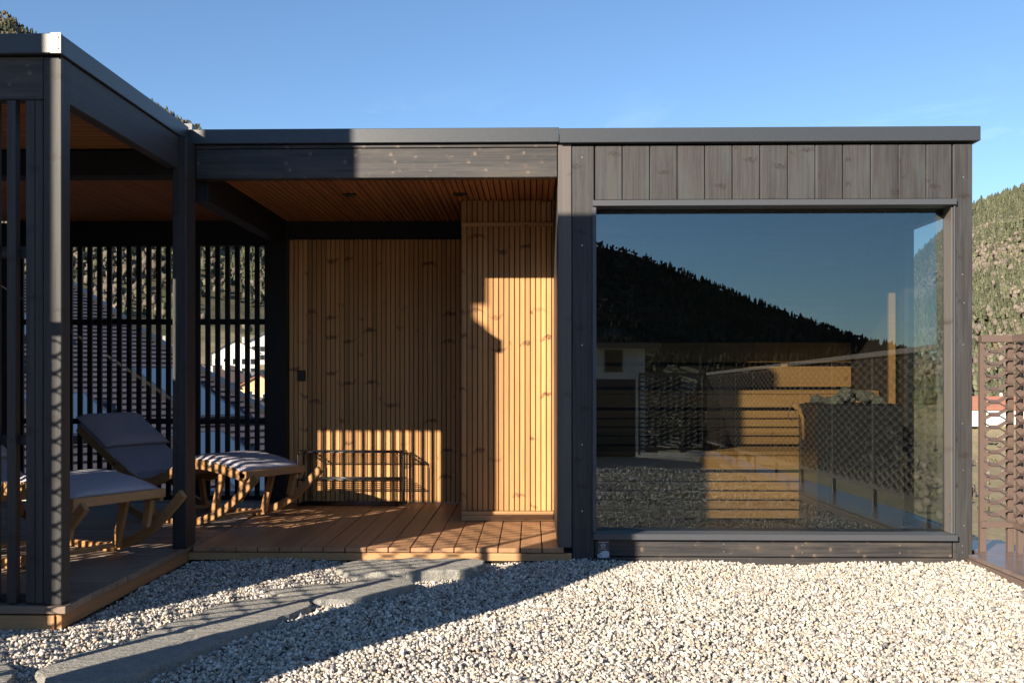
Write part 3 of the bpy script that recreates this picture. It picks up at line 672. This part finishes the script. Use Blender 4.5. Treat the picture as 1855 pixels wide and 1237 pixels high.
box('backrest_board', .31, 2.55, 1.90, 1.925, 1.03, 1.195, M['bench'], b, .004)
box('support', .9, .95, 1.926, 1.98, 1.03, 1.38, M['bench'], b); box('support', 2.0, 2.05, 1.926, 1.98, 1.03, 1.38, M['bench'], b)
b = empty('corner_rail', (2.49, .9, .12), label='pale upright wooden post behind the sauna heater', cat='post')
box('upright', 2.468, 2.512, .88, .915, .12, 1.69, M['bench'], b, .003); box('side_board', 2.514, 2.556, .885, 1.29, .62, .76, M['bench'], b, .003)
# heater
h = empty('sauna_heater', (2.05, .5, .12), label='square dark sauna heater topped with stones behind the glass', cat='sauna heater')
box('casing', 1.80, 2.335, .30, .72, .14, .93, M['heater'], h, .004)
box('foot', 1.84, 2.30, .34, .68, .12, .139, M['black'], h)
box('stone_rim', 1.83, 2.305, .33, .69, .931, .938, M['black'], h)
box('door_seam', 1.86, 1.863, .296, .299, .25, .75, M['frame'], h, 0)
for i in range(26):
    xx, yy = random.uniform(1.87, 2.27), random.uniform(.37, .65)
    V = IV*np.array([.045, .04, .032])*(1+rng.normal(0, .18, (12, 1)))*random.uniform(.7, 1.25)
    m = MB().add([tuple(v) for v in V], [tuple(f_) for f_ in IF]); zz = .955+(.04 if 1.98 < xx < 2.2 else 0)*random.random()*1.3
    link('heater_stone', m.mesh('stone', M['olivine']), None, h, (xx-2.05, yy-.5, zz-.12))
t = empty('ladle', (1.74, .5, .9), label='wooden sauna ladle with a cord loop at the heater side', cat='ladle')
m = MB().tube([(-.04, 0, .03), (0, 0, .0), (.025, 0, -.06), (.03, 0, -.2)], [.018, .016, .013, .010], 10); link('handle', m.mesh('handle', M['bench'], True), None, t)
m = MB().tube([(-.045+.025*math.cos(a), 0, -.03+.045*math.sin(a)) for a in np.linspace(0, 6.1, 14)], .0028, 6); link('cord', m.mesh('cord', M['ledge']), None, t)
t = empty('sauna_whisk_bucket', (1.24, .98, .60), label='small wooden bucket with a thin stick on the lower bench', cat='bucket')
m = MB().tube([(0, 0, 0), (0, 0, .01), (0, 0, .13)], [.07, .07, .085], 16); link('bucket', m.mesh('bucket', M['bench_dark'], False), None, t)
m = MB().tube([(-.1, -.05, .10), (.08, .05, .2)], .006, 8); link('stick', m.mesh('stick', M['bench']), None, t)

# small sign plate
t = empty('sign_plate', (.428, -.001, .07), label='small printed plate with round emblem fixed low on the cabin base', cat='sign')
PX0, PX1, PZ0, PZ1 = -.036, .036, -.052, .057
box('plate', .392, .464, -.0035, .0, .018, .127, M['plate_dark'], t, .001)
m = MB(); n = 14; top = []
for i in range(n+1):
    u = i/n; zc = -.018+.012*math.sin((u-.30)*math.pi*1.35) ; top.append((PX0+.001+(PX1-PX0-.002)*u, zc))
for i in range(n): m.add([(top[i][0], -.0042, PZ0+.002), (top[i+1][0], -.0042, PZ0+.002), (top[i+1][0], -.0042, top[i+1][1]), (top[i][0], -.0042, top[i][1])], [(0, 1, 2, 3)])
link('light_field', m.mesh('light_field', M['plate_light']), None, t)
def ring(cx, cz, pts_r, w, y):
    mb = MB(); n_ = len(pts_r)
    for i in range(n_):
        a0, a1 = 2*math.pi*i/n_, 2*math.pi*(i+1)/n_; r0, r1 = pts_r[i], pts_r[(i+1) % n_]
        q = [(cx+math.cos(a0)*r0, y, cz+math.sin(a0)*r0), (cx+math.cos(a1)*r1, y, cz+math.sin(a1)*r1), (cx+math.cos(a1)*(r1-w), y, cz+math.sin(a1)*(r1-w)), (cx+math.cos(a0)*(r0-w), y, cz+math.sin(a0)*(r0-w))]
        mb.add(q, [(0, 1, 2, 3)])
    return mb
rs = [.0125*(1+.28*max(0, math.cos(2*math.pi*i/24))**3+.05*math.cos(4*math.pi*i/24)) for i in range(24)]
link('emblem', ring(-.003, .024, rs, .0026, -.0045).mesh('emblem', M['ink']), None, t)
m = MB()
m.add([(-.011, -.0045, .0225), (.008, -.0045, .0225), (.008, -.0045, .0255), (-.011, -.0045, .0255)], [(0, 1, 2, 3)]); link('emblem_bar', m.mesh('emblem_bar', M['ink']), None, t)
m = MB(); random.seed(3)
for (x0, x1, z, hh) in ((-.030, .027, .044, .0045), (-.026, .019, .0045, .003), (-.030, -.004, -.0095, .0022)):
    x = x0
    while x < x1:
        w = random.uniform(.0012, .003); m.add([(x, -.0045, z-hh/2*random.uniform(.7, 1)), (x+w, -.0045, z-hh/2), (x+w, -.0045, z+hh/2*random.uniform(.5, 1)), (x, -.0045, z+hh/2)], [(0, 1, 2, 3)]); x += w+.0009
link('lettering', m.mesh('lettering', M['ink']), None, t)
m = MB()
for i in range(7): x = -.029+i*.003; m.add([(x, -.0047, -.040), (x+.0018, -.0047, -.040), (x+.0018, -.0047, -.031), (x, -.0047, -.031)], [(0, 1, 2, 3)])
link('small_print', m.mesh('small_print', M['plate_dark']), None, t)
for s_ in (-.029, .029):
    link('screw', MB().tube([(s_, -.004, -.047), (s_, -.007, -.047)], .003, 8).mesh('screw', M['black']), None, t)

# ------------------------------------------------------------------ expanded metal fences
def mesh_panel(Lx, z0, z1, name='mesh_panel', half=.1, pitch=.0375, phase=0., dy_=.011):
    m = MB(); n = int(round((z1-z0)/pitch)); fl = .048; xs = [0.]
    k = 0
    while True:
        c = phase+k*half
        for q in (c-fl/2-.0, c+fl/2):
            if 0 < q < Lx: xs.append(q)
        k += 1
        if c-half > Lx: break
    xs.append(Lx); xs = sorted(set(round(q, 4) for q in xs))
    def tri(x):   # +1 at even nodes, -1 at odd nodes, flat near the nodes
        u = (x-phase)/half; i = math.floor(u); f = u-i; e = fl/2/half; f = 0 if f < e else (1 if f > 1-e else (f-e)/(1-2*e)); s = 1 if i % 2 == 0 else -1
        return s*(1-2*f)
    amp = .0146
    for j in range(n):
        s = 1 if j % 2 == 0 else -1; zc = z0+(j+.5)*pitch; V = []
        for x in xs:
            z = zc+s*amp*tri(x); dy, dz = dy_, .0058*dy_/.011
            V += [(x, -dy, z-dz-.0016), (x, -dy, z-dz+.0016), (x, dy, z+dz+.0016), (x, dy, z+dz-.0016)]
        F = []
        for i in range(len(xs)-1):
            for q in range(4): F.append((4*i+q, 4*i+(q+1) % 4, 4*i+4+(q+1) % 4, 4*i+4+q))
        m.add(V, F)
    return m.mesh(name, M['fence'])
_pm = {}
def fence(name, p0, p1, z0, H, label, bay=1.05, cat='mesh fence', endpost=True, mz=.12):
    p0, p1 = Vector(p0+(0,)), Vector(p1+(0,)); d = p1-p0; Lh = d.length; ang = math.atan2(d.y, d.x)
    t = empty(name, (p0.x, p0.y, z0), ang, label=label, cat=cat, group='brown expanded metal fencing')
    nb = max(1, round(Lh/bay)); b = Lh/nb
    r = link('top_rail', boxmesh(Lh, .05, .042, M['fence'], .002), None, t, (Lh/2, 0, H-.021))
    r = link('bottom_rail', boxmesh(Lh, .012, .038, M['fence'], .001), None, t, (Lh/2, -.012, mz-.019))
    for i in range(nb+(1 if endpost else 0)):
        link('post', boxmesh(.036, .030, H-.045, M['fence'], .001), None, t, (min(max(i*b, .018), Lh-.018), .012, (H-.045)/2))
    key = (round(b, 3), round(H, 3), mz); dd = .005 if cat == 'mesh screen' else .0135
    ph_ = .059 if b < .3 else 0.
    if key not in _pm: _pm[key] = mesh_panel(b-.04, mz, H-.045, phase=ph_, dy_=dd)
    for i in range(nb): link('mesh_panel', _pm[key], None, t, (i*b+.02, -.012, 0))
    return t
# ledge of sheet metal
t = empty('parapet_ledge', (2.75, -4.5, 0), label='brown sheet metal ledge running along the gravel under the mesh fence', cat='ledge')
box('coping', 2.578, 3.02, -9.9, -.06, .035, .060, M['ledge'], t, .004)
box('front_panel', 2.572, 2.594, -9.9, -.06, -.06, .034, M['fence'], t, .002)
box('coping', 2.668, 3.02, -.055, .45, .035, .060, M['ledge'], t, .004)
fence('mesh_fence', (2.685, .02), (2.885, .02), .06, 1.297, 'narrow brown mesh fence panel attached to the right corner of the cabin', bay=.2, mz=.185)
fence('mesh_fence', (2.885, -.005), (2.885, -9.7), .06, 1.297, 'long brown mesh fence along the right edge of the terrace', bay=1.08, endpost=True, mz=.185)
fence('mesh_fence', (2.85, -9.75), (1.75, -9.75), .0, 1.355, 'brown mesh fence across the rear of the terrace, mirrored in the window', bay=1.1)
box('reflection_dark_wall', -5.0, 1.7, -9.8, -9.7, -.03, 1.25, M['dark_x'], None, .01, label='low dark wall added behind the photographer to darken the mirrored view', cat='wall')  # added wall standing in for the shaded part of the window reflection
# taller screen left of the picture
pl = [(-5.2, -2.03), (-3.5, -2.08), (-3.15, -2.97), (-2.3, -2.95)]
for i in range(3):
    fence('mesh_screen', pl[i], pl[i+1], .0, 2.0, ['tall mesh screen before the left wing, outside the picture', 'short angled tall mesh screen, outside the picture', 'tall mesh screen nearest the gravel path, outside the picture'][i], bay=.95, cat='mesh screen', mz=.1)
# unseen blocks added to cast shade on the facade (left of the picture)
def stack(boxes, label):
    t = empty('sun_blocker', (boxes[0][0], boxes[0][2], 0), label=label, cat='chimney', group='added sun blockers left of the terrace')
    for b_ in boxes: box('blocker', *b_, M['anthrender'], t, .0)
    b_ = boxes[0]; box('cap', b_[0], b_[1], b_[2], b_[3], b_[5]+.002, b_[5]+.03, M['metal'], t, 0)
def eqx(e, y): return e+SUN_K*y     # x of a point at depth y that shades facade position e
y0, y1 = -4.22, -4.1; tt = -y1*math.hypot(1, SUN_K)
stack([(eqx(-.06, y1), eqx(.633, y0), y0, y1, -.03, 2.06+SUN_T*tt)], 'lower broad masonry added out of view to cast shade, nearest the camera')
y0, y1 = -5.15, -5.0; tt = -y1*math.hypot(1, SUN_K); zf = lambda z: z+SUN_T*tt; ex = eqx(-1.16, y0)
stack([(eqx(-1.98, y1), ex, y0, y1, -.03, 5.4), (ex+.002, eqx(-1.06, y0), y0, y1, zf(2.19), 5.4), (ex+.002, eqx(-1.06, y0), y0, y1, -.03, zf(2.03)), (eqx(-1.06, y0)+.002, eqx(-1.03, y0), y0, y1-.02, -.03, zf(1.98))], 'tall masonry added out of view to cast shade, farther left')

# ------------------------------------------------------------------ loungers
def make_lounger():
    t = empty('lounger')
    W_ = .56
    prof = smooth_path([(0, .385), (.22, .43), (.42, .455), (.60, .44), (.80, .345), (.98, .285), (1.12, .295), (1.30, .385), (1.55, .535), (1.80, .69)], 5)
    xf = lambda pts: [(-s, z) for s, z in pts]
    for y in (0, W_-.03):
        link('side_rail', MB().ribbon(xf(prof), .062, y, y+.028).mesh('side_rail', M['chair'], bev=.003), None, t)
    rk = smooth_path([(-.13, .405), (-.02, .30), (.16, .155), (.38, .055), (.62, .018), (.90, .02), (1.15, .075), (1.38, .19), (1.52, .30)], 5)
    for y in (-.032, W_+.004):
        link('rocker', MB().ribbon(xf(rk), .055, y, y+.03).mesh('rocker', M['chair'], bev=.003), None, t)
    for s0, z0, s1, z1 in ((.36, .05, .26, .40), (.98, .04, 1.02, .27), (.10, .20, .06, .37), (1.30, .17, 1.36, .44)):
        for y in (.03, W_-.06):
            link('leg', MB().ribbon([(-s0, z0), (-s1, z1)], .05, y, y+.028).mesh('leg', M['chair'], bev=.003), None, t)
    for s, z in ((.38, .06), (.98, .045), (1.36, .42)):
        link('cross_bar', MB().ribbon([(-s-.02, z), (-s+.02, z)], .024, -.0, W_).mesh('cross_bar', M['chair'], bev=.002), None, t)
    # seat slats under the cushion
    for i in range(3, len(prof)-1, 2):
        (s, z), (s2, z2) = prof[i], prof[i+1]; l = math.hypot(s2-s, z2-z); ux, uz = (s2-s)/l, (z2-z)/l
        link('seat_slat', MB().ribbon([(-(s-ux*.018), z-uz*.018+.036), (-(s+ux*.018), z+uz*.018+.036)], .012, .0, W_).mesh('seat_slat', M['chair']), None, t)
    link('foot_board', MB().box(-.05, .012, .0, W_, .38, .432).mesh('foot_board', M['chair'], bev=.003), None, t)
    # cushion: closed quilted profile
    dn_ = smooth_path([(.03, .41), (.22, .452), (.42, .475), (.60, .46), (.80, .365), (.98, .305), (1.12, .315), (1.30, .405), (1.55, .555), (1.80, .71)], 10)
    NY = 10; V = []; F = []; n = len(dn_)
    seams = [0, 30, 50, 62, 76, n-1]
    rows = []
    for i, (s, z) in enumerate(dn_):
        a = dn_[max(i-1, 0)]; b = dn_[min(i+1, n-1)]; dx, dz = b[0]-a[0], b[1]-a[1]; l = math.hypot(dx, dz); nx, nz = -dz/l, dx/l
        ds_ = min(abs(i-q) for q in seams); th = .020+.022*min(1, ds_/5)**.5
        rt = []; rb = []
        for j in range(NY+1):
            v = j/NY; e = min(v, 1-v)*2; k = (1-(1-min(1, e*2.6))**3)
            y = .012+(W_-.024)*v; wr = .004*mnoise.noise(Vector((s*9, v*5, 1.)))
            o_ = th*(.25+.75*k)+wr
            rt.append((-(s+nx*o_), y, z+nz*o_+.012)); rb.append((-s, y, z+.012))
        rows.append(rt+rb[::-1])
    m_ = len(rows[0])
    for r_ in rows: V += r_
    for i in range(n-1):
        for j in range(m_): F.append((i*m_+j, i*m_+(j+1) % m_, (i+1)*m_+(j+1) % m_, (i+1)*m_+j))
    F += [tuple(range(m_)), tuple((n-1)*m_+j for j in range(m_))[::-1]]
    cm = MB().add(V, F).mesh('cushion', M['fabric'], True)
    for p_ in cm.polygons:
        if len(p_.vertices) > 4: p_.use_smooth = False
    cu = link('cushion', cm, None, t)
    for j_ in (0, NY):
        link('piping', MB().tube([q[j_] for q in rows], .0045, 6).mesh('piping', M['fabric'], True), None, cu)
    # head pad lying on the upper backrest
    (sa_, za_), (sb_, zb_) = (1.46, .503), (1.83, .735)
    pad = smooth_path([(sa_, za_), ((sa_+sb_)/2, (za_+zb_)/2), (sb_, zb_)], 6)
    nx, nz = -.53, .85; V = []; F = []; n = len(pad)
    for i, (s, z) in enumerate(pad):
        e = min(i, n-1-i)/(n-1)*2; th = .075+.028*min(1, e*3)
        for j in range(9):
            v = j/8; k = 1-(1-min(1, min(v, 1-v)*5))**2; o_ = .045+(th-.045)*k+.003*mnoise.noise(Vector((s*14, v*7, 4)))
            V.append((-(s+nx*o_), -.002+(W_+.004)*v, z+nz*o_+.01))
        for j in range(8, -1, -1):
            v = j/8; V.append((-(s+nx*.04), -.002+(W_+.004)*v, z+nz*.04+.01))
    for i in range(n-1):
        for j in range(18): F.append((i*18+j, i*18+(j+1) % 18, (i+1)*18+(j+1) % 18, (i+1)*18+j))
    F += [tuple(range(18)), tuple((n-1)*18+j for j in range(18))[::-1]]
    link('head_pad', MB().add(V, F).mesh('head_pad', M['fabric'], True), None, cu)
    link('care_tag', MB().box(-.335, -.300, -.004, .0, .462, .486).mesh('care_tag', M['ink']), None, cu)
    return t
def copy_tree(o, parent=None):
    c = o.copy(); COL.objects.link(c)
    if parent: c.parent = parent
    for ch in list(o.children): copy_tree(ch, c)
    return c
l1 = make_lounger(); l1.name = 'rocking_lounger'
l2 = copy_tree(l1)
# local +x points to the foot end, local +y across
def place(o, foot, ang, label):
    o.location = (foot[0], foot[1], .094); o.rotation_euler = (0, 0, ang); o.scale = (1, 1, .92)
    tag(o, label, 'lounger', 'wooden rocking loungers')
place(l1, (-2.32, -.99), math.radians(-30), 'front wooden rocking lounger with grey cushion, cut off by the near left posts')
place(l2, (-1.90, .50), math.radians(-30), 'rear wooden rocking lounger with grey cushion between the posts and the wire rack')
l2.location.z = .086

# ------------------------------------------------------------------ wire shoe rack
t = empty('shoe_rack', (-1.44, 1.85, .085), label='low black wire shoe rack against the ribbed back wall', cat='shoe rack')
X0, X1, Y0, Y1, H = -.42, .42, -.10, .12, .43
def rounded(xc, y0, y1, z0, z1, r=.03):
    pts = []
    for (cy, cz, a0) in ((y1-r, z1-r, 0), (y0+r, z1-r, 90), (y0+r, z0+r, 180), (y1-r, z0+r, 270)):
        for a in range(0, 91, 30): pts.append((xc, cy+r*math.cos(math.radians(a0+a)), cz+r*math.sin(math.radians(a0+a))))
    return pts
for xc in (X0, X0+.05, X1-.05, X1): link('end_frame', MB().tube(rounded(xc, Y0, Y1, .006, H), .006, 8, True).mesh('end_frame', M['black'], True), None, t)
for z in (H-.002, .21, .012):
    o = link('shelf', MB().tube([(X0, Y0+.004, z), (X1, Y0+.004, z)], .006, 8).mesh('shelf', M['black'], True), None, t, label='wire shelf')
    for k in range(1, 7):
        y = Y0+(Y1-Y0)*k/6.5; link('wire', MB().tube([(X0, y, z), (X1, y, z)], .0038 if z > .1 else .005, 6).mesh('wire', M['black'], True), None, o)
# thin dark strip of far ledge behind the slats
box('rear_parapet', -7, 3.0, 2.9, 3.05, -.03, .07, M['concrete'], None, .004, label='pale parapet edge behind the rear slat screen', cat='parapet')
